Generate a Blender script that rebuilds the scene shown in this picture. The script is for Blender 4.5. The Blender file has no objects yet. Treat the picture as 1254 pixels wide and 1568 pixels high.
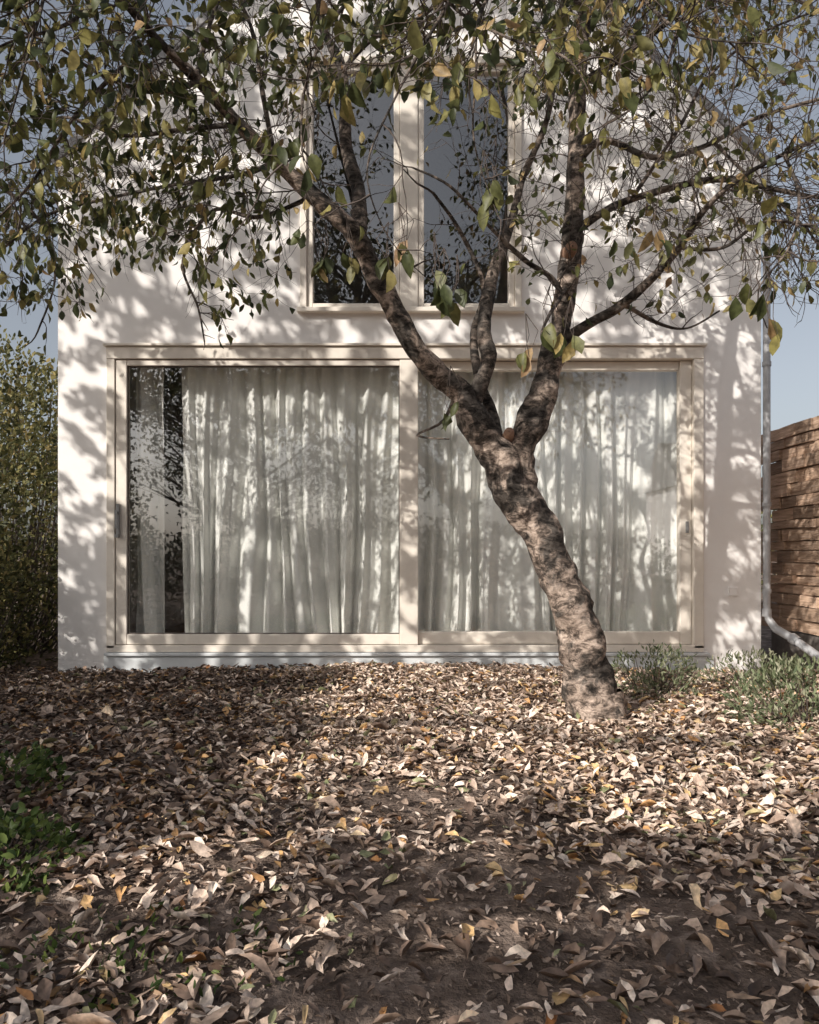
import bpy, math, random, bmesh
import numpy as np
from mathutils import Vector, noise
from mathutils.geometry import tessellate_polygon
random.seed(7); rng=np.random.default_rng(7)
S=bpy.context.scene
S.view_settings.view_transform='Standard'; S.view_settings.look='None'; S.view_settings.exposure=0
COL=S.collection
R=math.radians
# ------------------------------------------------------------ survey: photo measurements -> metres
F=1170.0; HZ=850.0; CX=627.0; CH=0.92
def at(px,py,d): return Vector(((px-CX)*d/F, d-6.0, CH+(HZ-py)*d/F))
def proj(p):
    d=max(p[1]+6.0,.01); return CX+p[0]*F/d, HZ-(p[2]-CH)*F/d, d
# ------------------------------------------------------------ materials
def newmat(name):
    m=bpy.data.materials.new(name); m.use_nodes=True; nt=m.node_tree
    for n in list(nt.nodes): nt.nodes.remove(n)
    out=nt.nodes.new('ShaderNodeOutputMaterial'); b=nt.nodes.new('ShaderNodeBsdfPrincipled')
    nt.links.new(b.outputs[0],out.inputs[0]); return m,nt,b,out
def NZ(nt,scale,detail=4,rough=.6,dist=0):
    n=nt.nodes.new('ShaderNodeTexNoise'); n.inputs['Scale'].default_value=scale; n.inputs['Detail'].default_value=detail; n.inputs['Roughness'].default_value=rough; n.inputs['Distortion'].default_value=dist; return n
def ramp(nt,stops,interp='LINEAR'):
    r=nt.nodes.new('ShaderNodeValToRGB'); cr=r.color_ramp; cr.interpolation=interp
    cr.elements[0].position=stops[0][0]; cr.elements[0].color=(*stops[0][1],1)
    cr.elements[1].position=stops[-1][0]; cr.elements[1].color=(*stops[-1][1],1)
    for p,c in stops[1:-1]:
        e=cr.elements.new(p); e.color=(*c,1)
    return r
def coords(nt,scale=(1,1,1)):
    tc=nt.nodes.new('ShaderNodeTexCoord'); mp=nt.nodes.new('ShaderNodeMapping'); mp.inputs['Scale'].default_value=scale
    nt.links.new(tc.outputs['Object'],mp.inputs[0]); return mp
def surf_mat(name,stops,scale=(3,3,3),nscale=4,detail=5,rough=.7,bump=.2,bdist=.01,bscale=None,spec=.3,island=0):
    m,nt,b,out=newmat(name); mp=coords(nt,scale)
    n=NZ(nt,nscale,detail,.65)
    nt.links.new(mp.outputs[0],n.inputs[0]); r=ramp(nt,stops); nt.links.new(n.outputs[0],r.inputs[0])
    col=r.outputs[0]
    if island:
        g=nt.nodes.new('ShaderNodeNewGeometry'); mr=nt.nodes.new('ShaderNodeMapRange'); mr.inputs[3].default_value=1-island; mr.inputs[4].default_value=1+island
        nt.links.new(g.outputs['Random Per Island'],mr.inputs[0])
        vm=nt.nodes.new('ShaderNodeVectorMath'); vm.operation='SCALE'; nt.links.new(col,vm.inputs[0]); nt.links.new(mr.outputs[0],vm.inputs['Scale']); col=vm.outputs[0]
    nt.links.new(col,b.inputs['Base Color']); b.inputs['Roughness'].default_value=rough; b.inputs['Specular IOR Level'].default_value=spec
    if bump:
        n2=NZ(nt,bscale or nscale*3,4)
        nt.links.new(mp.outputs[0],n2.inputs[0]); bp=nt.nodes.new('ShaderNodeBump'); bp.inputs['Strength'].default_value=bump; bp.inputs['Distance'].default_value=bdist
        nt.links.new(n2.outputs[0],bp.inputs['Height']); nt.links.new(bp.outputs[0],b.inputs['Normal'])
    return m
def leaf_mat(name,stops,rough=.5,transl=.3,spec=.3,vs=40):
    m,nt,b,out=newmat(name); g=nt.nodes.new('ShaderNodeNewGeometry'); r=ramp(nt,stops)
    nt.links.new(g.outputs['Random Per Island'],r.inputs[0]); col=r.outputs[0]
    if vs:
        mp=coords(nt); n=NZ(nt,vs,2)
        nt.links.new(mp.outputs[0],n.inputs[0]); mr=nt.nodes.new('ShaderNodeMapRange'); mr.inputs[1].default_value=.3; mr.inputs[2].default_value=.7; mr.inputs[3].default_value=.6; mr.inputs[4].default_value=1.35
        nt.links.new(n.outputs[0],mr.inputs[0]); vm=nt.nodes.new('ShaderNodeVectorMath'); vm.operation='SCALE'
        nt.links.new(col,vm.inputs[0]); nt.links.new(mr.outputs[0],vm.inputs['Scale']); col=vm.outputs[0]
    nt.links.new(col,b.inputs['Base Color']); b.inputs['Roughness'].default_value=rough; b.inputs['Specular IOR Level'].default_value=spec
    if transl:
        t=nt.nodes.new('ShaderNodeBsdfTranslucent'); nt.links.new(col,t.inputs[0]); mx=nt.nodes.new('ShaderNodeMixShader'); mx.inputs[0].default_value=transl
        nt.links.new(b.outputs[0],mx.inputs[1]); nt.links.new(t.outputs[0],mx.inputs[2]); nt.links.new(mx.outputs[0],out.inputs[0])
    return m
M={}
M['wall']=surf_mat('white_render',[(.25,(.84,.80,.77)),(.75,(.90,.87,.845))],scale=(1,1,1),nscale=2.2,rough=.9,bump=.2,bdist=.003,bscale=90,spec=.1)
M['frame']=surf_mat('pale_timber',[(.2,(.71,.64,.56)),(.8,(.86,.79,.70))],scale=(3,3,3),nscale=3,rough=.6,bump=.1,bdist=.002)
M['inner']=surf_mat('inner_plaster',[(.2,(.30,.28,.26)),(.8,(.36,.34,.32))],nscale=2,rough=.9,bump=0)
M['floorw']=surf_mat('oak_floor',[(.2,(.16,.10,.06)),(.8,(.26,.17,.10))],scale=(1,8,1),nscale=2,rough=.5,bump=0)
M['sill']=surf_mat('painted_plinth',[(.2,(.58,.60,.61)),(.8,(.69,.71,.72))],nscale=2,rough=.6,bump=.1,bdist=.002)
M['seal']=surf_mat('dark_seal',[(.2,(.10,.08,.07)),(.8,(.16,.13,.11))],nscale=5,rough=.6,bump=0)
M['roof']=surf_mat('roof_slate',[(.2,(.20,.20,.21)),(.8,(.30,.29,.29))],nscale=6,rough=.7,bump=.3)
M['steel']=surf_mat('grey_metal',[(.2,(.20,.20,.20)),(.8,(.30,.30,.30))],nscale=6,rough=.4,bump=.05,spec=.6)
M['pipe']=surf_mat('zinc_pipe',[(.2,(.32,.32,.33)),(.8,(.48,.48,.49))],nscale=6,rough=.4,bump=.08,spec=.6)
M['wood']=surf_mat('rough_sawn_wood',[(.25,(.24,.155,.105)),(.5,(.52,.36,.255)),(.75,(.72,.55,.43))],scale=(6,1.2,16),nscale=3,rough=.85,bump=.8,bdist=.01,island=.4)
M['concrete']=surf_mat('concrete',[(.2,(.12,.10,.09)),(.8,(.22,.20,.18))],nscale=4,rough=.9,bump=.3)
M['soil']=surf_mat('soil',[(.3,(.055,.041,.033)),(.5,(.16,.12,.098)),(.7,(.38,.30,.25))],scale=(1,1,1),nscale=7,detail=10,rough=.95,bump=.9,bdist=.03,bscale=35,spec=.1)
M['twig']=surf_mat('twig_bark',[(.3,(.04,.031,.027)),(.7,(.13,.10,.085))],nscale=8,rough=.8,bump=0)
M['cut']=surf_mat('cut_wood',[(.3,(.26,.14,.09)),(.7,(.42,.27,.19))],nscale=20,rough=.8,bump=.3)
M['plain_bark']=surf_mat('grey_bark',[(.3,(.05,.04,.035)),(.7,(.13,.105,.09))],nscale=4,rough=.9,bump=0)
def bark(name,k,lo):
    m,nt,b,out=newmat(name)
    mp=coords(nt,(6,6,11)); n1=NZ(nt,2.2,12,.76,.6); nt.links.new(mp.outputs[0],n1.inputs[0])
    r1=ramp(nt,[(.34,(.028*k,.024*k,.021*k)),(.45,(.11*k,.092*k,.080*k)),(.53,(.36*k,.305*k,.265*k)),(.67,(.64*k,.565*k,.51*k))]); nt.links.new(n1.outputs[0],r1.inputs[0])
    mp2=coords(nt,(5,5,4)); n2=NZ(nt,1.3,6,.65,.5); nt.links.new(mp2.outputs[0],n2.inputs[0])
    r2=ramp(nt,[(.45,(lo,lo*.98,lo*.96)),(.55,(1.25,1.14,1.06))]); nt.links.new(n2.outputs[0],r2.inputs[0])
    vm=nt.nodes.new('ShaderNodeVectorMath'); vm.operation='MULTIPLY'; nt.links.new(r1.outputs[0],vm.inputs[0]); nt.links.new(r2.outputs[0],vm.inputs[1]); nt.links.new(vm.outputs[0],b.inputs['Base Color'])
    b.inputs['Roughness'].default_value=.8; b.inputs['Specular IOR Level'].default_value=.25
    bp=nt.nodes.new('ShaderNodeBump'); bp.inputs['Strength'].default_value=.9; bp.inputs['Distance'].default_value=.02; nt.links.new(n1.outputs[0],bp.inputs['Height']); nt.links.new(bp.outputs[0],b.inputs['Normal']); return m
M['bark']=bark('cherry_bark',1.0,.27); M['bark2']=bark('cherry_limb_bark',.45,.5)
m,nt,b,out=newmat('sheer_curtain'); M['curtain']=m
b.inputs['Base Color'].default_value=(.93,.93,.89,1); b.inputs['Roughness'].default_value=.9; b.inputs['Specular IOR Level'].default_value=.05
t=nt.nodes.new('ShaderNodeBsdfTranslucent'); t.inputs[0].default_value=(.9,.9,.86,1); mx=nt.nodes.new('ShaderNodeMixShader'); mx.inputs[0].default_value=.10; nt.links.new(b.outputs[0],mx.inputs[1]); nt.links.new(t.outputs[0],mx.inputs[2]); nt.links.new(mx.outputs[0],out.inputs[0])
m,nt,b,out=newmat('window_glass'); M['glass']=m; nt.nodes.remove(b)
tr=nt.nodes.new('ShaderNodeBsdfTransparent'); tr.inputs[0].default_value=(.99,.99,.985,1); gl=nt.nodes.new('ShaderNodeBsdfGlossy'); gl.inputs['Roughness'].default_value=.0; gl.inputs[0].default_value=(.97,.98,1,1)
lw=nt.nodes.new('ShaderNodeLayerWeight'); lw.inputs[0].default_value=.5
pw=nt.nodes.new('ShaderNodeMath'); pw.operation='POWER'; pw.inputs[1].default_value=4; nt.links.new(lw.outputs['Facing'],pw.inputs[0])
ad=nt.nodes.new('ShaderNodeMath'); ad.operation='ADD'; ad.inputs[1].default_value=.17; ad.use_clamp=True
nt.links.new(pw.outputs[0],ad.inputs[0]); mx=nt.nodes.new('ShaderNodeMixShader'); nt.links.new(ad.outputs[0],mx.inputs[0]); nt.links.new(tr.outputs[0],mx.inputs[1]); nt.links.new(gl.outputs[0],mx.inputs[2]); nt.links.new(mx.outputs[0],out.inputs[0])
M['leaf_green']=leaf_mat('green_leaf',[(0,(.045,.056,.028)),(.45,(.095,.108,.042)),(.75,(.17,.17,.062)),(.92,(.30,.265,.09)),(1,(.38,.28,.11))],rough=.45,transl=.4)
M['leaf_autumn']=leaf_mat('autumn_leaf',[(0,(.10,.10,.045)),(.4,(.22,.20,.075)),(.75,(.40,.32,.13)),(1,(.38,.24,.13))],rough=.5,transl=.4)
M['litter']=leaf_mat('dry_leaf',[(0,(.12,.08,.06)),(.12,(.27,.185,.14)),(.34,(.54,.405,.315)),(.62,(.73,.575,.47)),(.84,(.83,.70,.59)),(.89,(.72,.50,.25)),(.95,(.52,.27,.11)),(.97,(.36,.35,.20)),(1,(.26,.28,.14))],rough=.5,transl=0,vs=55,spec=.4)
M['shade_tone']=leaf_mat('shade_toned_leaf',[(0,(.05,.032,.024)),(.3,(.12,.077,.055)),(.6,(.22,.15,.11)),(.82,(.36,.26,.20)),(.9,(.42,.25,.11)),(.96,(.28,.12,.045)),(1,(.14,.15,.07))],rough=.45,transl=0,vs=55,spec=.5)  # darker leaf palette that deepens ground shade through colour
M['crumb']=leaf_mat('leaf_fragment',[(0,(.09,.062,.048)),(.5,(.28,.21,.165)),(1,(.58,.46,.38))],rough=.8,transl=0,vs=0)
M['hedge']=leaf_mat('hedge_leaf',[(0,(.04,.045,.018)),(.5,(.105,.108,.04)),(.85,(.23,.205,.075)),(1,(.34,.26,.11))],rough=.6,vs=0,transl=.2)
M['herb']=leaf_mat('herb_leaf',[(0,(.09,.12,.06)),(.6,(.24,.27,.15)),(1,(.48,.47,.34))],rough=.6,vs=0)
M['grassy']=leaf_mat('ground_plant_leaf',[(0,(.03,.055,.016)),(.6,(.08,.12,.032)),(1,(.2,.25,.07))],rough=.5,vs=0)
M['bgleaf']=leaf_mat('background_leaf',[(0,(.03,.035,.02)),(.6,(.06,.065,.03)),(1,(.13,.11,.04))],rough=.6,vs=0,transl=0)
# ------------------------------------------------------------ mesh helpers
def link(o,parent=None):
    COL.objects.link(o)
    if parent: o.parent=parent
    return o
def empty(name,loc=(0,0,0)):
    e=bpy.data.objects.new(name,None); e.empty_display_size=.2; COL.objects.link(e); return e
def raw(name,V,loops,starts,mat,parent=None,smooth=True):
    me=bpy.data.meshes.new(name); me.vertices.add(len(V)); me.vertices.foreach_set('co',np.asarray(V,dtype=np.float32).ravel())
    me.loops.add(len(loops)); me.loops.foreach_set('vertex_index',np.asarray(loops,dtype=np.int32)); me.polygons.add(len(starts)); me.polygons.foreach_set('loop_start',np.asarray(starts,dtype=np.int32))
    me.update(calc_edges=True); me.validate()
    me.polygons.foreach_set('use_smooth',np.full(len(me.polygons),smooth,dtype=bool))
    me.materials.append(mat); o=bpy.data.objects.new(name,me); return link(o,parent)
TX=np.array([0,.22,.22,.22,.52,.52,.52,.8,.8,.8,1.0]); TY=np.array([0,-.36,0,.36,-.5,0,.5,-.3,0,.3,0])
LF=np.array([0,2,1,0,3,2,1,2,5,4,2,3,6,5,4,5,8,7,5,6,9,8,7,8,10,8,9,10]); LS=np.array([0,3,6,10,14,18,22,25])
def nrm(a): return a/np.maximum(np.linalg.norm(a,axis=1,keepdims=True),1e-9)
def leaves(name,P,A,Nn,L,W,fold,curl,mat,parent=None,twist=0.0,jag=.12):
    P=np.asarray(P,float);A=nrm(np.asarray(A,float));Nn=np.asarray(Nn,float);n=len(P)
    B=nrm(np.cross(Nn,A)+1e-6); Nn=np.cross(A,B)
    L=np.broadcast_to(L,(n,));W=np.broadcast_to(W,(n,));fold=np.broadcast_to(fold,(n,));curl=np.broadcast_to(curl,(n,))
    tw=rng.uniform(-1,1,n)*twist
    jx=TX[None,:]+0*tw[:,None]; ang=tw[:,None]*(TX[None,:]-.4)
    y=W[:,None]*TY[None,:]*(1+jag*rng.standard_normal((n,11))); zf=fold[:,None]*np.abs(TY)[None,:]*W[:,None]
    c=np.cos(ang); s=np.sin(ang); yy=y*c-zf*s; zz=y*s+zf*c - curl[:,None]*L[:,None]*(TX[None,:]**2)
    sw=rng.normal(0,.1,n)*L; yy=yy+sw[:,None]*np.sin(TX*3.14)[None,:]
    V=P[:,None,:]+(L[:,None]*jx)[:,:,None]*A[:,None,:]+yy[:,:,None]*B[:,None,:]+zz[:,:,None]*Nn[:,None,:]
    V=V.reshape(-1,3); off=np.arange(n)[:,None]
    return raw(name,V,(LF[None,:]+11*off).ravel(),(LS[None,:]+28*off).ravel(),mat,parent)
class Tubes:
    def __init__(s): s.V=[];s.Q=[];s.n=0
    def tube(s,pts,rad,sides=6,rough=0,seed=0):
        pts=[Vector(p) for p in pts]; m=len(pts); up=None; rings=[]
        for i,p in enumerate(pts):
            t=(pts[min(i+1,m-1)]-pts[max(i-1,0)]); 
            if t.length<1e-9: t=Vector((0,0,1))
            t.normalize()
            if up is None: up=t.orthogonal().normalized()
            else:
                up=(up-t*up.dot(t)); up=up.normalized() if up.length>1e-6 else t.orthogonal().normalized()
            bi=t.cross(up)
            for k in range(sides):
                a=2*math.pi*k/sides; dr=up*math.cos(a)+bi*math.sin(a); r=rad[i]
                if rough:
                    q=p+dr*r; r*=1+rough*noise.noise(q*7+Vector((seed,0,0)))*1.6+rough*.6*noise.noise(Vector((q.x*16,q.y*16,q.z*34)))
                rings.append(tuple(p+dr*r))
        b=s.n; s.V+=rings; s.n+=len(rings)
        for i in range(m-1):
            for k in range(sides):
                k2=(k+1)%sides; s.Q+=[b+i*sides+k,b+i*sides+k2,b+(i+1)*sides+k2,b+(i+1)*sides+k]
    def quadbox(s,c,hx,hy,hz,rz=0,rx=0):
        pts=[]
        for sx,sy,sz in [(-1,-1,-1),(1,-1,-1),(1,1,-1),(-1,1,-1),(-1,-1,1),(1,-1,1),(1,1,1),(-1,1,1)]:
            x,y,z=sx*hx,sy*hy,sz*hz
            y,z=y*math.cos(rx)-z*math.sin(rx),y*math.sin(rx)+z*math.cos(rx)
            x,y=x*math.cos(rz)-y*math.sin(rz),x*math.sin(rz)+y*math.cos(rz)
            pts.append((c[0]+x,c[1]+y,c[2]+z))
        b=s.n; s.V+=pts; s.n+=8
        for f in [(0,3,2,1),(4,5,6,7),(0,1,5,4),(1,2,6,5),(2,3,7,6),(3,0,4,7)]: s.Q+=[b+i for i in f]
    def make(s,name,mat,parent=None,smooth=True):
        return raw(name,np.array(s.V),s.Q,np.arange(len(s.Q)//4)*4,mat,parent,smooth)
def box(name,x0,x1,y0,y1,z0,z1,mat,parent,bevel=.004):
    t=Tubes(); t.quadbox(((x0+x1)/2,(y0+y1)/2,(z0+z1)/2),(x1-x0)/2,(y1-y0)/2,(z1-z0)/2); o=t.make(name,mat,parent,False)
    if bevel:
        md=o.modifiers.new('b','BEVEL'); md.width=bevel; md.segments=2
    return o
def spline(ctrl,step=.05):
    out=[]; n=len(ctrl)
    for i in range(n-1):
        p0=ctrl[max(i-1,0)];p1=ctrl[i];p2=ctrl[i+1];p3=ctrl[min(i+2,n-1)]
        k=max(1,int((p2[0]-p1[0]).length/step))
        for j in range(k):
            t=j/k; a=.5*((2*p1[0])+(p2[0]-p0[0])*t+(2*p0[0]-5*p1[0]+4*p2[0]-p3[0])*t*t+(3*p1[0]-p0[0]-3*p2[0]+p3[0])*t**3)
            out.append((a,p1[1]*(1-t)+p2[1]*t))
    out.append(ctrl[-1]); return out
def rv(): 
    v=Vector((random.gauss(0,1),random.gauss(0,1),random.gauss(0,1))); return v.normalized()
# ------------------------------------------------------------ ground
def gh(x,y):
    f=max(0,1-max(abs(x)-6,0)/10)*max(0,1-max(abs(y+3)-6,0)/10)
    return (.035*noise.noise(Vector((x*.7,y*.7,3)))+.022*noise.noise(Vector((x*2.6,y*2.6,1)))+.010*noise.noise(Vector((x*9,y*9,5))))*f + (.05*math.exp(-((y+.25)/.5)**2)*math.exp(-((x+.2)/1.3)**2) if y<0 else 0)
def axis(a,b,st,far=400):
    c=list(np.arange(a,b+1e-6,st)); l=[];g=st
    x=a
    while x>-far: g*=1.35; x-=g; l.append(x)
    r=[];g=st;x=b
    while x<far: g*=1.35;x+=g;r.append(x)
    return l[::-1]+c+r
ax=axis(-4,4,.045);ay=axis(-5.4,.6,.045)
V=[(x,y,gh(x,y)) for y in ay for x in ax]; nx=len(ax); Q=[]
for j in range(len(ay)-1):
    for i in range(nx-1): a=j*nx+i; Q+=[a,a+1,a+nx+1,a+nx]
raw('ground',np.array(V),Q,np.arange(len(Q)//4)*4,M['soil'])
def litter(name,n,xr,yr,lmin,lmax,mat,hmax,dens=None,parent=None,tilt=.38):
    P=[]
    while len(P)<n:
        x=random.uniform(*xr);y=random.uniform(*yr)
        if y>-.03 and abs(x)<2.85: continue
        if dens and random.random()>dens(x,y): continue
        P.append((x,y,gh(x,y)+.004+hmax*random.random()**1.5))
    n=len(P); a=rng.uniform(0,2*math.pi,n); el=rng.normal(0,tilt*.6,n)
    A=np.stack([np.cos(a)*np.cos(el),np.sin(a)*np.cos(el),np.sin(el)],1); Nn=np.stack([rng.normal(0,tilt,n),rng.normal(0,tilt,n),np.ones(n)],1)
    L=lmin+(lmax-lmin)*rng.beta(1.5,2.4,n); W=L*rng.uniform(.26,.56,n); P=np.array(P); P-=A*(L*.5)[:,None]; P[:,2]=np.maximum(P[:,2],[gh(p[0],p[1])+.003 for p in P])
    return leaves(name,P,A,Nn,L,W,rng.uniform(-.2,1.5,n),rng.uniform(-.5,.5,n),mat,parent,twist=2.0,jag=.22)
def dl(x,y):
    v=.80+1.0*noise.noise(Vector((x*1.1,y*1.1,9)))+.7*noise.noise(Vector((x*3,y*3,2)))
    path=math.exp(-((x-.15-(y+3)*.14)/.42)**2)*(1 if y<-3.05 else math.exp(-((y+3.05)/.3)**2))
    p2=math.exp(-((x-.75)/.40)**2-((y+4.1)/.33)**2)
    v=max(.4,min(1,v)); v*=1-.80*max(path,p2)
    if y>-2.8: v=max(v,.8)
    return v
# shade painted by leaf colour: darker leaves to the left and in the foreground
def shade_tone(x,y):
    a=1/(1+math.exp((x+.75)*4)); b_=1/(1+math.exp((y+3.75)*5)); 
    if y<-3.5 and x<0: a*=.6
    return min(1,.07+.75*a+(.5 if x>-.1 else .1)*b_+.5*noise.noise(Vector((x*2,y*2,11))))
fl=empty('fallen_leaves')
litter('dry_litter',42000,(-3.6,3.6),(-5.0,0.15),.03,.078,M['litter'],.036,lambda x,y: dl(x,y)*(1-shade_tone(x,y)),fl)
litter('shade_toned_litter',23000,(-3.6,3.6),(-5.0,0.15),.03,.078,M['shade_tone'],.032,lambda x,y: dl(x,y)*shade_tone(x,y),fl)
litter('large_leaves',380,(-2.5,2.5),(-5.0,-1.5),.08,.115,M['litter'],.045,dl,fl)
litter('fragments',32000,(-2.6,2.6),(-5.0,-.8),.006,.03,M['crumb'],.012,None,fl,tilt=.5)
litter('outer_litter',4000,(-8,8),(-10,-5),.06,.11,M['shade_tone'],.02,None,fl)
# ------------------------------------------------------------ house
house=empty('rendered_gable_house')
HX=2.76;EV=4.0;AP=6.62
DX0,DX1,DZ0,DZ1=-2.37,2.30,.16,2.56
UX0,UX1,UZ0,UZ1=-.856,.877,2.817,4.82
def wall_with_holes(name,y0,y1):
    outer=[(-HX,-.1),(HX,-.1),(HX,EV),(0,AP),(-HX,EV)]
    h1=[(DX0,DZ0),(DX0,DZ1),(DX1,DZ1),(DX1,DZ0)]; h2=[(UX0,UZ0),(UX0,UZ1),(UX1,UZ1),(UX1,UZ0)]
    loops=[outer,h1,h2]; flat=[p for l in loops for p in l]
    tris=tessellate_polygon([[Vector((p[0],p[1],0)) for p in l] for l in loops])
    n=len(flat); V=[(p[0],y0,p[1]) for p in flat]+[(p[0],y1,p[1]) for p in flat]; Fc=[]
    for t in tris: Fc.append(tuple(t)); Fc.append(tuple(n+i for i in reversed(t)))
    o=0
    for l in loops:
        m=len(l)
        for i in range(m): a=o+i;b=o+(i+1)%m; Fc.append((a,b,n+b,n+a))
        o+=m
    me=bpy.data.meshes.new(name); me.from_pydata(V,[],Fc); me.update(); me.materials.append(M['wall'])
    bm=bmesh.new(); bm.from_mesh(me); bmesh.ops.recalc_face_normals(bm,faces=bm.faces); bm.to_mesh(me); bm.free()
    return link(bpy.data.objects.new(name,me),house)
wall_with_holes('front_wall',0,.3)
box('side_wall_1',-HX,-HX+.25,.3,8,-.1,EV,M['wall'],house,0); box('side_wall_2',HX-.25,HX,.3,8,-.1,EV,M['wall'],house,0)
me=bpy.data.meshes.new('back_wall'); me.from_pydata([(-HX,8,-.1),(HX,8,-.1),(HX,8,EV),(0,8,AP),(-HX,8,EV)],[],[(0,1,2,3,4)]); me.materials.append(M['wall']); link(bpy.data.objects.new('back_wall',me),house)
for k,s in enumerate((-1,1)):
    dx=HX+.03; sl=(AP-EV)/HX; nrmv=Vector((s*sl,0,1)).normalized()*.06
    p=[Vector((0,-.02,AP+.004)),Vector((s*dx,-.02,AP-sl*dx+.004)),Vector((s*dx,8.05,AP-sl*dx+.004)),Vector((0,8.05,AP+.004))]
    vs=[tuple(v) for v in p]+[tuple(v+nrmv) for v in p]
    me=bpy.data.meshes.new('roof_slope'); me.from_pydata(vs,[],[(0,1,2,3),(7,6,5,4),(0,4,5,1),(1,5,6,2),(2,6,7,3),(3,7,4,0)]); me.materials.append(M['roof']); link(bpy.data.objects.new('roof_slope_%d'%(k+1),me),house)
box('floor',-2.5,2.5,.301,5,-.05,.165,M['floorw'],house,0)
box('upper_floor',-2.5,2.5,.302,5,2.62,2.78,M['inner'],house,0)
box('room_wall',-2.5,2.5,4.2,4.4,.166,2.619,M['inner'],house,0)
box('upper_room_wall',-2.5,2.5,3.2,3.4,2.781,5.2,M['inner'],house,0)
def fr(n,x0,x1,y0,y1,z0,z1,mat='frame',bv=.005): return box(n,x0,x1,y0,y1,z0,z1,M[mat],house,bv)
def pane(n,x0,x1,y,z0,z1): raw(n,np.array([(x0,y,z0),(x1,y,z0),(x1,y,z1),(x0,y,z1)]),[0,1,2,3],[0],M['glass'],house,False)
fr('door_head',DX0,DX1,-.035,.12,2.455,DZ1-.01)
fr('door_head_drip',DX0-.02,DX1+.02,-.055,.0,2.552,2.572,'frame',.003)
fr('door_jamb_left',DX0,DX0+.065,-.03,.12,.19,2.454)
fr('door_jamb_right',DX1-.075,DX1,-.03,.12,.19,2.454)
fr('door_threshold',DX0,DX1,-.03,.12,.162,.215)
fr('sash_stile_left',DX0+.068,-2.215,-.018,.05,.219,2.45)
fr('sash_stile_right',-.077,.067,-.024,.05,.219,2.45)
fr('sash_top',-2.214,-.078,-.016,.05,2.405,2.449)
fr('sash_bottom',-2.214,-.078,-.016,.05,.22,.30)
fr('fixed_top',.068,2.13,.04,.10,2.38,2.45); fr('fixed_bottom',.068,2.13,.02,.10,.22,.315); fr('fixed_stile',2.131,DX1-.077,.02,.10,.219,2.45)
fr('bead_1',-2.214,-.078,.0,.012,.301,.309,'seal',0); fr('bead_2',-2.214,-.078,.0,.012,2.396,2.404,'seal',0); fr('bead_3',-2.214,-2.206,.0,.012,.31,2.395,'seal',0); fr('bead_4',-.086,-.078,.0,.012,.31,2.395,'seal',0)
pane('door_glass_left',-2.214,-.078,.022,.30,2.405)
pane('door_glass_right',.068,2.13,.062,.316,2.38)
t=Tubes(); t.quadbox((-2.28,-.03,1.19),.012,.006,.13); t.quadbox((-2.28,-.045,1.25),.008,.012,.008); t.quadbox((-2.28,-.062,1.20),.009,.006,.07); t.quadbox((-2.28,-.045,1.07),.014,.014,.014); t.make('door_handle',M['steel'],house,False)
t=Tubes(); t.quadbox((2.185,.012,1.14),.010,.008,.045); t.quadbox((2.185,.0,1.13),.006,.008,.018); t.make('door_latch',M['steel'],house,False)
fr('plinth',-2.39,2.38,-.03,0.0,-.1,.13,'sill',.004); fr('plinth_lip',-2.38,2.34,-.055,.0,.134,.158,'sill',.004)
fr('window_jamb_left',UX0,UX0+.05,-.03,.12,UZ0+.04,UZ1-.06); fr('window_jamb_right',UX1-.05,UX1,-.03,.12,UZ0+.04,UZ1-.06)
fr('window_head',UX0,UX1,-.035,.12,UZ1-.058,UZ1); fr('window_sill',UX0-.02,UX1+.02,-.06,.12,UZ0,UZ0+.036)
fr('window_mullion',-.077,.067,-.015,.12,UZ0+.042,UZ1-.062)
for i,(a,b_) in enumerate(((UX0+.052,-.079),(.069,UX1-.052))):
    fr('casement_l_%d'%i,a,a+.045,-.005,.09,UZ0+.04,UZ1-.063); fr('casement_r_%d'%i,b_-.045,b_,-.005,.09,UZ0+.04,UZ1-.063)
    fr('casement_b_%d'%i,a+.046,b_-.046,-.004,.09,UZ0+.04,UZ0+.08); fr('casement_t_%d'%i,a+.046,b_-.046,-.004,.09,UZ1-.105,UZ1-.063)
    pane('window_glass_%d'%i,a+.045,b_-.045,.03,UZ0+.08,UZ1-.105)
box('wall_vent',2.50,2.57,-.018,.0,.60,.67,M['wall'],house,.004)
def curtain(name,x0,x1,y,seed):
    nx_=int((x1-x0)*190); nz=40; ph=[random.uniform(0,6.28) for _ in range(8)]; V=[]
    for j in range(nz+1):
        v=j/nz; z=.20+v*2.30; amp=.026+.03*(1-v)**1.5
        for i in range(nx_+1):
            u=x0+(x1-x0)*i/nx_
            xs=u+.09*(1-v)**1.5*math.sin(u*5+ph[6])+.014*math.sin(v*6+u*9)
            f=math.sin(xs*46+2.6*math.sin(xs*6+ph[0])+ph[1])+.65*math.sin(xs*21+1.8*math.sin(xs*5+ph[2])+ph[3]+.8*v)+.35*math.sin(xs*95+ph[4]+v*1.2)
            V.append((u+.02*math.sin(u*11+ph[5])*(1-v)*2,y+amp*f+.03*math.sin(u*4+ph[2])*(1-v),z))
    Q=[]
    for j in range(nz):
        for i in range(nx_): a=j*(nx_+1)+i; Q+=[a,a+1,a+nx_+2,a+nx_+1]
    raw(name,np.array(V),Q,np.arange(len(Q)//4)*4,M['curtain'],house)
curtain('curtain_left',-1.86,-.03,.20,1); curtain('curtain_edge',-2.24,-1.99,.24,2); curtain('curtain_right',.02,2.26,.22,3)
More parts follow.
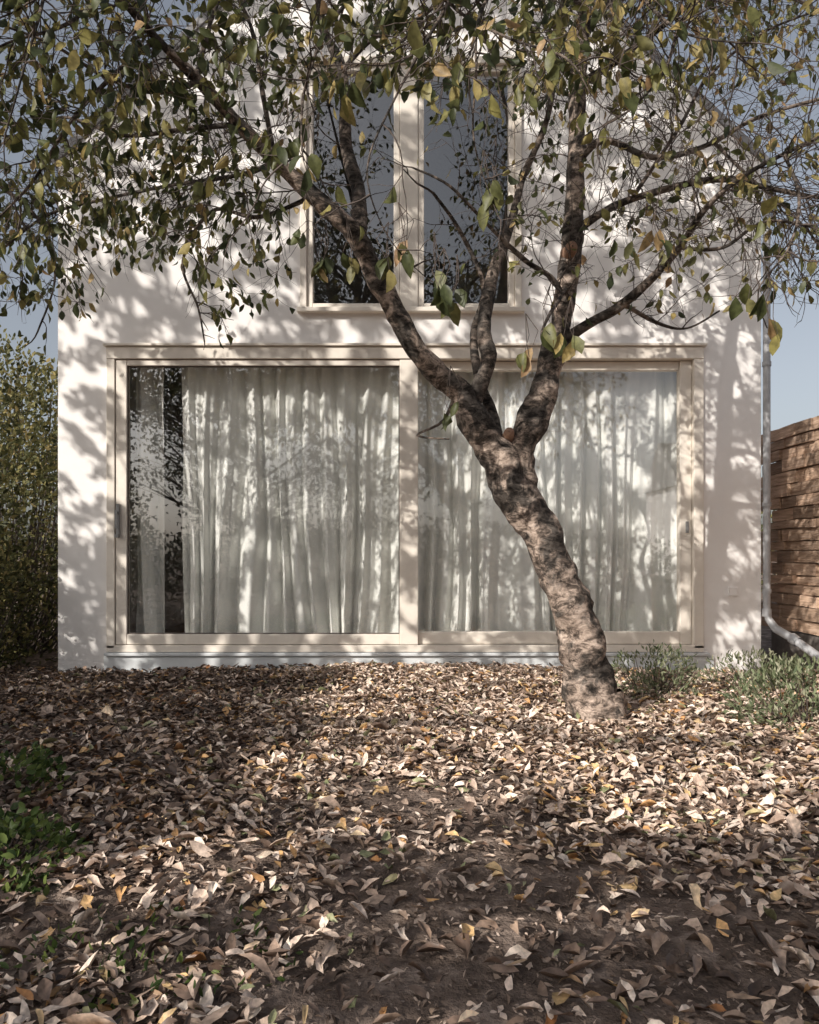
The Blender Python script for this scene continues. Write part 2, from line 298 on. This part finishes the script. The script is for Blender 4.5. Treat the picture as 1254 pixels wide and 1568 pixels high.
# ------------------------------------------------------------ drainpipe
dp=empty('drainpipe'); t=Tubes()
t.tube([(2.80,-.01,3.95),(2.80,-.01,.50),(2.81,-.02,.42),(2.84,-.07,.35),(2.91,-.18,.29),(3.04,-.62,.09),(3.10,-.85,.03)],[.028]*3+[.032]*4,14)
for z in (3.6,2.4,1.3,.62): t.tube([(2.80,-.01,z),(2.80,-.01,z+.035)],[.034,.034],14)
t.tube([(2.80,-.01,.50),(2.80,-.01,.44)],[.036,.036],14); t.tube([(2.91,-.18,.292),(2.93,-.24,.262)],[.041,.041],14)
t.make('pipe',M['pipe'],dp)
# ------------------------------------------------------------ fence
fence=empty('timber_fence'); t=Tubes(); z=.30
while z<1.98:
    h=random.uniform(.07,.115); y=.62+random.uniform(0,.5)
    while y>-2.3:
        l=random.uniform(.15,.5); l=min(l,y+2.42); off=random.uniform(-.026,.02)
        t.quadbox((3.15+off,y-l/2,z+h/2),.022,l/2-.004,h/2-.004,random.uniform(-.05,.05),random.uniform(-.03,.03))
        y-=l
    z+=h
t.make('boards',M['wood'],fence,False)
t=Tubes(); t.quadbox((3.17,-.9,.12),.035,1.52,.17); t.make('gravel_board',M['concrete'],fence,False)
t=Tubes()
for y in (.6,-.9,-2.4): t.quadbox((3.24,y,1.0),.045,.045,1.0)
t.quadbox((3.205,-.9,1.13),.012,1.5,.82)
t.make('posts',M['wood'],fence,False)
# ------------------------------------------------------------ main tree
tree=empty('cherry_tree'); TB=Tubes(); TB2=Tubes(); TW=Tubes()
LP={'g':[[],[],[]],'a':[[],[],[]]}; LL={'g':[],'a':[]}
def limb(spec,sides=10,rough=.1,buf=None,k=1.0):
    c=[]
    for i,(a,b_,d,w) in enumerate(spec):
        i0=max(i-1,0);i1=min(i+1,len(spec)-1); dx=spec[i1][0]-spec[i0][0];dy=spec[i1][1]-spec[i0][1]
        cs=max(.55,abs(dy)/math.hypot(dx,dy)) if w>30 else 1
        c.append((at(a,b_,d),w*cs*k*d/F/2))
    s=spline(c,.03)
    (buf or TB).tube([p for p,r in s],[r for p,r in s],sides,rough,random.random()*9); return s
TRUNK=[(935,1150,4.2,150),(917,1115,4.2,98),(906,1075,4.2,80),(892,1000,4.2,74),(872,925,4.2,68),(846,860,4.2,63),(817,800,4.2,66),(786,745,4.2,68),(756,690,4.2,60),(728,650,4.2,55),(708,605,4.18,49),(672,575,4.15,46),(640,535,4.1,41),(610,490,4.05,38),(575,420,4,38),(540,355,3.9,36),(480,300,3.8,26),(420,245,3.7,22),(360,185,3.55,19),(300,120,3.4,17),(235,55,3.2,13),(170,-20,3.0,10),(80,-120,2.9,6)]
RIGHT=[(818,820,4.22,24),(800,765,4.24,44),(795,700,4.24,52),(815,640,4.25,50),(840,570,4.3,42),(858,500,4.3,36),(868,430,4.3,34),(876,370,4.3,32),(880,300,4.3,28),(882,220,4.3,27),(886,120,4.3,24),(895,20,4.3,21),(905,-100,4.3,18),(890,-300,4.4,10),(850,-480,4.4,5)]
s_tr=limb(TRUNK,30,.2); s_rt=limb(RIGHT,24,.18)
limbs=[s_tr,s_rt]
for a in (0.3,1.6,2.9,4.2,5.4):
    c=at(915,1108,4.2); dr=Vector((math.cos(a),math.sin(a),0)); TB.tube([c+Vector((0,0,.14))+dr*.06,c+dr*.13+Vector((0,0,.035)),c+dr*.24+Vector((0,0,-.05))],[.09,.055,.03],12,.15,a)
B_=[
 [(725,615,4.22,28),(742,560,4.28,27),(750,500,4.33,25),(757,430,4.4,23),(782,355,4.5,16),(800,270,4.6,12),(830,170,4.6,10),(850,60,4.7,8),(870,-60,4.7,5)],
 [(765,690,4.2,24),(752,640,4.3,20),(742,580,4.4,17),(735,500,4.5,12),(740,430,4.5,9),(700,360,4.5,7),(660,300,4.4,5)],
 [(548,362,3.9,30),(546,300,4,25),(538,230,4.1,21),(515,120,4.2,17),(495,30,4.3,15),(470,-80,4.4,12),(430,-250,4.4,8),(400,-400,4.4,4)],
 [(858,525,4.3,22),(900,490,4.2,18),(950,462,4.1,16),(1000,435,4.0,14),(1045,380,3.9,12),(1075,320,3.8,11),(1130,270,3.7,9),(1200,235,3.6,7),(1290,200,3.5,5)],
 [(880,355,4.3,18),(920,325,4.2,13),(970,300,4.1,12),(1040,280,4,11),(1110,265,3.9,10),(1180,290,3.8,8),(1275,315,3.7,6)],
 [(882,250,4.3,16),(930,225,4.2,12),(1000,235,4.1,10),(1090,215,4.0,9),(1170,180,3.9,7),(1280,140,3.8,5)],
 [(886,130,4.3,16),(950,90,4.2,12),(1040,30,4.1,10),(1120,-40,4,8),(1220,-120,4,5)],
 [(890,60,4.3,14),(960,-20,4.5,11),(1050,-60,4.7,9),(1180,-30,4.8,8),(1290,30,4.8,5)],
 [(868,470,4.3,13),(840,425,4.2,9),(800,395,4.1,8),(740,335,4.0,6),(690,290,3.9,5),(640,250,3.8,3)],
 [(1045,380,3.9,8),(1110,370,3.8,6),(1180,340,3.7,5),(1280,350,3.6,3)],
 [(950,462,4.1,9),(1000,490,4.2,6),(1060,500,4.3,4),(1110,470,4.4,3)],
 [(970,300,4.1,8),(1030,200,4.2,6),(1080,120,4.3,5),(1170,60,4.3,4),(1260,20,4.3,3)],
 [(1090,215,4.0,7),(1150,270,3.9,5),(1220,330,3.8,4),(1280,400,3.7,3)],
 [(305,125,3.4,12),(240,135,3.3,9),(160,110,3.2,7),(70,60,3.1,5),(-40,20,3.0,3)],
 [(365,190,3.55,10),(280,195,3.6,8),(180,200,3.7,7),(90,190,3.8,5),(-20,230,3.8,3)],
 [(480,300,3.8,9),(400,335,3.9,7),(330,330,4.0,6),(285,400,4.1,5),(300,460,4.1,3.5),(310,520,4.1,3)],
 [(240,60,3.2,9),(180,120,3.2,7),(110,190,3.3,6),(50,270,3.4,5),(-20,340,3.4,3)],
 [(420,245,3.7,9),(370,260,4.0,8),(270,275,4.3,7),(170,300,4.5,6),(80,330,4.6,5),(10,370,4.7,4)],
 [(300,120,3.4,10),(330,30,3.5,8),(350,-60,3.6,6),(330,-180,3.7,4)],
 [(420,240,3.7,9),(400,150,3.8,8),(390,60,3.9,7),(360,-40,4.0,6),(330,-160,4,4)],
 [(515,120,4.2,9),(570,60,4.0,8),(640,20,3.9,7),(700,-30,3.8,6),(780,-90,3.8,4)],
 [(895,20,4.3,14),(830,-70,3.7,11),(740,-60,3.1,8),(660,40,2.7,6),(600,150,2.45,4),(570,250,2.3,3),(590,340,2.35,2.5),(640,400,2.4,2),(680,440,2.45,2)],
 [(800,-75,3.5,8),(740,20,2.9,6),(720,120,2.6,4),(735,220,2.5,3),(745,300,2.5,2.5)],
 [(905,-100,4.3,13),(950,-60,3.4,9),(990,10,2.9,6),(1050,60,2.6,5),(1140,60,2.4,3)],
 [(1040,30,3.0,6),(1010,100,2.9,5),(960,160,2.8,4),(930,200,2.8,2.5)],
 [(1200,235,3.6,7),(1230,300,3.2,6),(1200,380,3.0,4),(1160,450,2.9,3),(1180,510,2.9,2)],
 [(600,-60,3.6,9),(520,20,3.1,7),(470,120,2.8,5),(465,200,2.6,3.5),(470,250,2.6,2)],
 [(868,440,4.3,8),(845,480,3.6,6),(835,520,3.2,4),(860,545,3.0,3)],
 [(640,-80,3.3,9),(690,0,2.9,6),(780,60,2.7,5),(860,90,2.6,4),(900,150,2.6,2.5)],
 [(170,-20,3.0,8),(100,30,2.8,6),(20,60,2.7,4),(-60,100,2.7,3)],
 [(80,-120,2.9,6),(60,-20,2.7,6),(40,90,2.6,4),(20,200,2.6,3)],
 [(235,55,3.2,8),(200,-10,3.4,7),(120,-30,3.6,6),(30,-10,3.8,5),(-60,20,3.9,4)],
 [(-160,150,4.6,16),(-80,210,4.6,10),(0,270,4.6,7),(60,340,4.6,5),(90,420,4.6,4),(60,500,4.6,3)],
 [(700,590,4.2,7),(670,640,4.1,5),(640,670,4.1,4),(690,682,3.9,3)],
]
for sp in B_:
    sp2=[sp[0]]+[(a+random.uniform(-10,10),b+random.uniform(-10,10),d+random.uniform(-.05,.05),w) for a,b,d,w in sp[1:]]
    limbs.append(limb(sp2,8 if sp[0][3]<15 else 12,.13,TB2,.88))
t=Tubes(); c=at(876,378,4.18); t.tube([c+Vector((0,.1,0)),c,c+Vector((0,-.012,0))],[.045,.036,.005],14,.15); t.make('pruning_scar',M['cut'],tree)
t=Tubes(); c=at(780,662,4.14); t.tube([c+Vector((.0,.12,-.03)),c,c+Vector((-.003,-.012,.003))],[.04,.026,.004],14,.15); t.make('pruned_stub',M['cut'],tree)
def env(px):
    xs=[-400,0,150,300,420,480,600,760,900,1000,1100,1254,1700]; ys=[520,520,480,560,480,380,400,420,500,530,480,480,500]
    return float(np.interp(px,xs,ys))
def leafprob(px,py,z):
    if z>4.3: return .45
    if px<460: return .54
    if px<900:
        if py<130: return .56
        return .22
    return .34 if py<130 else .17
def add_leaf(p,d,scale=1):
    px,py,dd=proj(p)
    if dd<1.8: return
    k='a' if random.random()<(.12 if px<430 else .25 if px<900 else .6) else 'g'
    a=(d*.6+rv()*.6+Vector((0,0,-.75))).normalized()
    LP[k][0].append(tuple(p)); LP[k][1].append(tuple(a)); LP[k][2].append(tuple(rv())); LL[k].append(random.uniform(.038,.070)*(1.2 if dd<2.9 else 1)*scale)
def grow(p,d,L,r,lvl):
    n=max(4,int(L/.035)); st=L/n; pts=[p.copy()]; q=p.copy(); ds=[]
    for i in range(n):
        d=(d+rv()*.26+Vector((0,0,-.035 if lvl>0 else -.015))).normalized(); q=q+d*st
        px,py,dd=proj(q)
        if dd<1.9 or q.y>-.25: break
        if py>env(px)+random.uniform(-40,40): break
        if 465<px<800 and 110<py<480 and random.random()<.10: break
        pts.append(q.copy()); ds.append(d.copy())
    m=len(pts)
    if m<3: return
    rad=[r*(1-.65*i/(m-1)) for i in range(m)]
    TW.tube(pts,rad,5 if r>.005 else 3)
    for i in range(1,m):
        pp=pts[i]; dr=ds[i-1]; px,py,dd=proj(pp)
        if lvl<2 and random.random()<(.43 if lvl==0 else .30):
            ax_=(dr.cross(rv())).normalized(); cd=(dr*random.uniform(.4,1)+ax_*random.uniform(.5,1)).normalized()
            grow(pp,cd,L*random.uniform(.3,.6),max(r*.55,.0013),lvl+1)
        if lvl>=1 or i>m*.5:
            lp=leafprob(px,py,pp.z)*(.40 if lvl>=1 else .24)
            if i==m-1: lp=min(1,lp*2.2)
            if random.random()<lp: add_leaf(pp,dr)
for s in limbs:
    for i in range(3,len(s)-1):
        p,r=s[i]; 
        if r>.055: continue
        px,py,dd=proj(p)
        if s is s_tr and px>520: continue
        if s is s_rt and py>400: continue
        pr=.30 if r>.02 else .36
        if px<430: pr*=1.4
        elif px>920: pr*=1.75
        elif 480<px<800 and 80<py<460: pr*=.5
        if random.random()<pr:
            tdir=(s[i+1][0]-s[i-1][0]).normalized(); side=tdir.cross(rv()).normalized(); d=(tdir*.5+side*.9+Vector((0,0,.12))).normalized()
            grow(p,d,random.uniform(.2,.7)*(1.15 if r>.012 else .8),random.uniform(.0025,.0048),0)
    p,r=s[-1]; grow(p,(s[-1][0]-s[-3][0]).normalized(),.5,max(r,.002),0)
for (a,b_,d) in [(595,430,2.4),(610,400,2.4),(680,470,2.4),(665,445,2.45),(700,480,2.5),(845,520,2.6),(875,545,2.7),(805,570,2.7),(470,270,2.5),(440,240,2.6),(1010,385,2.8),(1165,480,2.7),(1185,520,2.7),(1140,470,2.8),(760,300,2.5),(740,320,2.5),(500,430,3.2),(480,430,3.2),(530,420,3.2),(690,650,3.6),(1000,120,2.7),(960,150,2.6),(1090,70,2.6),(800,150,2.6),(690,130,2.5),(540,160,2.6)]:
    for k in range(3):
        p=at(a+random.uniform(-14,14),b_+random.uniform(-30,0)-8,d); kk=random.choice('gga'); LP[kk][0].append(tuple(p)); LP[kk][1].append(tuple((Vector((0,0,-1))+rv()*.5))); LP[kk][2].append(tuple(Vector((0,-1,0))+rv()*.6)); LL[kk].append(random.uniform(.07,.095))
        TW.tube([p,p+Vector((random.uniform(-.03,.03),0,.06)),at(a,b_-90,d)],[.0012,.0015,.002],3)
TB.make('trunk',M['bark'],tree); TB2.make('limbs',M['bark2'],tree); TW.make('twigs',M['twig'],tree)
for k,mt in (('g','leaf_green'),('a','leaf_autumn')):
    n=len(LP[k][0]); L=np.array(LL[k]); leaves('leaves_'+('green' if k=='g' else 'autumn'),LP[k][0],LP[k][1],LP[k][2],L,L*rng.uniform(.42,.6,n),rng.uniform(.1,.8,n),rng.uniform(-.1,.35,n),M[mt],tree,twist=.8)
    print('leaves',k,n)
# ------------------------------------------------------------ bushes
def bush(name,c,rad,n,ll,mat,stems=30,shell=.5,wr=.5,up=.3,clump=2.5,noisy=.1):
    e=empty(name); t=Tubes(); c=Vector(c)
    P=[];A=[]
    while len(P)<n:
        v=rv(); r=random.random()**(1/3) if random.random()>shell else random.uniform(.75,1.05)
        q=Vector((v.x*rad[0]*r,v.y*rad[1]*r,v.z*rad[2]*r)); w=c+q
        if w.z<gh(w.x,w.y)+.01: continue
        if abs(w.x)<2.80 and -.03<w.y<8.1 : continue
        if noise.noise(w*clump)<-noisy*random.uniform(0,2): continue
        P.append(tuple(w+rv()*ll*.5)); A.append(tuple((v*.6+rv()*.8+Vector((0,0,up))).normalized()))
    P=np.array(P); L=rng.uniform(.6,1.2,n)*ll
    leaves('leaves',P,A,rng.standard_normal((n,3)),L,L*wr,rng.uniform(0,.6,n),rng.uniform(-.2,.4,n),mat,e,twist=.6)
    for i in range(stems):
        q=Vector(P[random.randrange(n)]); s0=Vector((c.x+(q.x-c.x)*.4,c.y+(q.y-c.y)*.4,gh(c.x,c.y)-.02)); mid=(s0+q)/2+rv()*.05*rad[2]
        t.tube([s0,mid,q],[.004+.004*rad[2],.003+.002*rad[2],.0015],4)
    t.make('stems',M['twig'],e); return e
bush('hedge',(-3.95,1.3,1.1),(1.15,1.9,1.85),30000,.058,M['hedge'],200,clump=1.8,noisy=.2)
bush('hedge',(-3.45,-.2,.5),(.5,.7,.75),4500,.045,M['hedge'],60)
bush('hedge',(-5.3,-6.2,1.1),(.9,2.4,1.55),7000,.09,M['hedge'],60)  # unseen hedge, added to shade the left ground and block sky light
bush('hedge',(-1.0,-9.6,.6),(5.0,.7,1.15),7000,.10,M['bgleaf'],60)  # unseen hedge behind the camera, added to cut low sky light
bush('herb_plant',(2.15,-1.9,.08),(.45,.30,.27),1900,.045,M['herb'],50,wr=.30,up=.6,clump=6)
bush('herb_plant',(2.7,-2.0,.12),(.42,.4,.32),1500,.045,M['herb'],40,wr=.30,up=.6,clump=6)
bush('herb_plant',(1.62,-.95,.08),(.3,.25,.24),900,.038,M['herb'],40,wr=.32,up=.6,clump=6)
bush('herb_plant',(2.4,-.7,.05),(.38,.25,.2),600,.038,M['herb'],20,wr=.32,up=.6,clump=6)
bush('ground_cover_plant',(-1.20,-3.85,0),(.25,.3,.16),900,.03,M['grassy'],30,wr=.6,clump=6)
bush('ground_cover_plant',(-1.75,-3.1,.0),(.42,.4,.2),900,.035,M['grassy'],30,wr=.6,clump=6)
bush('ground_cover_plant',(-.6,-4.3,0),(.35,.25,.05),200,.025,M['grassy'],10,wr=.4,clump=6)
# ------------------------------------------------------------ background trees
def bigtree(name,x,y,h,cr,n,ll,clumps=60,z0=.3,mat='bgleaf'):
    e=empty(name); t=Tubes(); p=[(Vector((x,y,-.1)),h*.03),(Vector((x+.1,y,h*.35)),h*.022),(Vector((x-.1,y+.1,h*.7)),h*.012),(Vector((x,y,h)),.02)]
    s=spline(p,.4); t.tube([a for a,b in s],[b for a,b in s],10,.08)
    P=[];cz=h*(1+z0)/2; hz=h*(1-z0)/2
    for i in range(clumps):
        v=rv()*random.uniform(.35,1)**.6; c=Vector((x+v.x*cr,y+v.y*cr,cz+v.z*hz)); base=Vector((x,y,max(h*.25,c.z-cr*.5)))
        mid=(base+c)/2+rv()*.3; t.tube([base,mid,c],[h*.008,h*.005,.01],5)
        for k in range(5): t.tube([mid,(mid+c)/2+rv()*.4,c+rv()*.9],[.02,.012,.005],3)
        sg=cr*.17
        for k in range(n//clumps): P.append((c.x+random.gauss(0,sg),c.y+random.gauss(0,sg),c.z+random.gauss(0,sg*.7)))
    P=np.array(P); m=len(P); L=rng.uniform(.6,1.3,m)*ll
    leaves('leaves',P,rng.standard_normal((m,3)),rng.standard_normal((m,3)),L,L*.55,.2,.1,M[mat],e); t.make('trunk_and_limbs',M['plain_bark'],e)
bigtree('ash_tree',-1.6,-19,12.5,3.0,7000,.16,70,.15)
bigtree('ash_tree',2.0,-20,11,2.0,5000,.16,50,.1)
bigtree('ash_tree',-8,-24,10,3.2,5000,.16,50,.15)
bigtree('ash_tree',-4.5,-17,6,2.2,3500,.12,40,.1)
bush('boundary_hedge',(0,-15,.6),(9,1.2,1.1),5000,.16,M['bgleaf'],60,clump=.8)
bush('boundary_hedge',(6,14,1.2),(7,1.5,1.75),6000,.14,M['hedge'],40,clump=.8)
bush('boundary_hedge',(-9,12,1.5),(5,2,2.2),5000,.14,M['hedge'],40,clump=.8)
nb=empty('rendered_neighbour_house')
box('walls',11.5,18,-31,-26,-.1,3.9,M['wall'],nb,0)
me=bpy.data.meshes.new('roof'); me.from_pydata([(11.3,-31.2,3.91),(18.2,-31.2,3.91),(18.2,-25.8,3.91),(11.3,-25.8,3.91),(11.3,-28.5,6.0),(18.2,-28.5,6.0)],[],[(0,1,5,4),(3,4,5,2),(0,4,3),(1,2,5),(0,3,2,1)]); me.materials.append(M['roof']); link(bpy.data.objects.new('roof',me),nb)
for i,xx in enumerate((12.3,15.0)):
    box('window_frame_%d'%i,xx,xx+1.3,-26.0,-25.95,1.0,2.6,M['frame'],nb,0); box('window_pane_%d'%i,xx+.1,xx+1.2,-25.95,-25.93,1.1,2.5,M['seal'],nb,0)
# ------------------------------------------------------------ unseen tree toward the sun, crown shaped to cast chosen wall and ground shadows
AZ=R(42);EL=R(32); SD=Vector((math.sin(AZ)*math.cos(EL),math.cos(AZ)*math.cos(EL),-math.sin(EL)))
def cover_wall(x,z):
    if z<1.05 and x<-2.25: return 1.0
    if z>4.3: return .62
    if z>2.7: return .52
    if x<-2.3: return .38
    if z<.8: return .42
    return .32
def cover_ground(x,y):
    if y>-3.25:
        edge=-.60-.12*math.sin(y*4)
        if x<edge: return 1.4 if x<edge-.12 else .8
        return .0
    if y>-3.5: return .22 if x>-.3 else 1.2
    if y>-3.95:
        if x<-.25: return .05
        return .52 if x<.35 else .95
    if x<-.1: return .22
    if x>.65: return .84
    return .52
shadow_crown=empty('shadow_casting_tree'); P=[]  # added shadow caster: leaves traced back sunward from wanted shadow spots
for i in range(52000):
    x=random.uniform(-3.3,3.0);z=random.uniform(0,6.4); cv=cover_wall(x,z); o=Vector((x,0,z)); nn=noise.noise(Vector((x*3.2+z*2.0,z*4.6-x*.8,0)))+.5*noise.noise(Vector((x*9,z*10,4)))
    if nn*1.1>(cv-.5): continue
    t0=5.0+(x+3.0)*.42+random.uniform(0,1.3); q=o-SD*t0; px,py,dd=proj(q)
    if q.y>-6 and -250<px<1500: continue
    P.append(tuple(q))
for i in range(44000):
    x=random.uniform(-3.6,3.2);y=-.1-random.uniform(0,1)*5.0; cv=cover_ground(x,y); o=Vector((x,y,0)); nn=noise.noise(Vector((x*1.4+y,y*4.0,7)))+.35*noise.noise(Vector((x*5,y*11,4)))
    if nn*1.0>(cv-.5): continue
    q=o-SD*random.uniform(6.5,8.5); px,py,dd=proj(q)
    if q.y>-6 and -250<px<1500: continue
    P.append(tuple(q))
P=np.array(P); m=len(P); print('oak leaves',m)
L=rng.uniform(.065,.11,m); leaves('leaves',P,rng.standard_normal((m,3)),rng.standard_normal((m,3)),L,L*.6,.2,.1,M['bgleaf'],shadow_crown)
t=Tubes(); fork=Vector((-6.9,-6.0,3.4)); t.tube([(-7.1,-5.9,-.1),(-7.0,-6.0,1.8),tuple(fork)],[.28,.22,.18],12,.08)
for k in range(44):
    q=Vector(P[random.randrange(m)]); md=(fork+q)/2+Vector((0,0,.5))+rv()*.4; t.tube([fork,(fork+md)/2+rv()*.2,md,(md+q)/2+rv()*.2,q],[.06,.038,.022,.013,.005],6)
t.make('trunk_and_limbs',M['plain_bark'],shadow_crown)
# ------------------------------------------------------------ light
w=bpy.data.worlds.new('World'); S.world=w; w.use_nodes=True; nt=w.node_tree; bg=nt.nodes['Background']; sk=nt.nodes.new('ShaderNodeTexSky'); sk.sky_type='NISHITA'; sk.sun_disc=False; sk.sun_elevation=EL; sk.sun_rotation=R(180)+AZ; sk.air_density=1.0; sk.dust_density=3.5; sk.ozone_density=1.0
hs=nt.nodes.new('ShaderNodeHueSaturation'); hs.inputs['Saturation'].default_value=.45; nt.links.new(sk.outputs[0],hs.inputs['Color']); nt.links.new(hs.outputs[0],bg.inputs[0]); bg.inputs[1].default_value=.13
ld=bpy.data.lights.new('sun','SUN'); ld.energy=5.0; ld.angle=R(.4); ld.color=(1,.945,.87); lo=bpy.data.objects.new('sun',ld); lo.rotation_euler=SD.to_track_quat('-Z','Y').to_euler(); COL.objects.link(lo)
cd=bpy.data.cameras.new('camera'); cd.sensor_fit='HORIZONTAL'; cd.sensor_width=36; cd.lens=36*F/1254; cd.shift_y=66/1254; cd.clip_end=2000; cd.clip_start=.05
co=bpy.data.objects.new('camera',cd); co.location=(0,-6,CH); co.rotation_euler=(R(90),0,0); COL.objects.link(co); S.camera=co
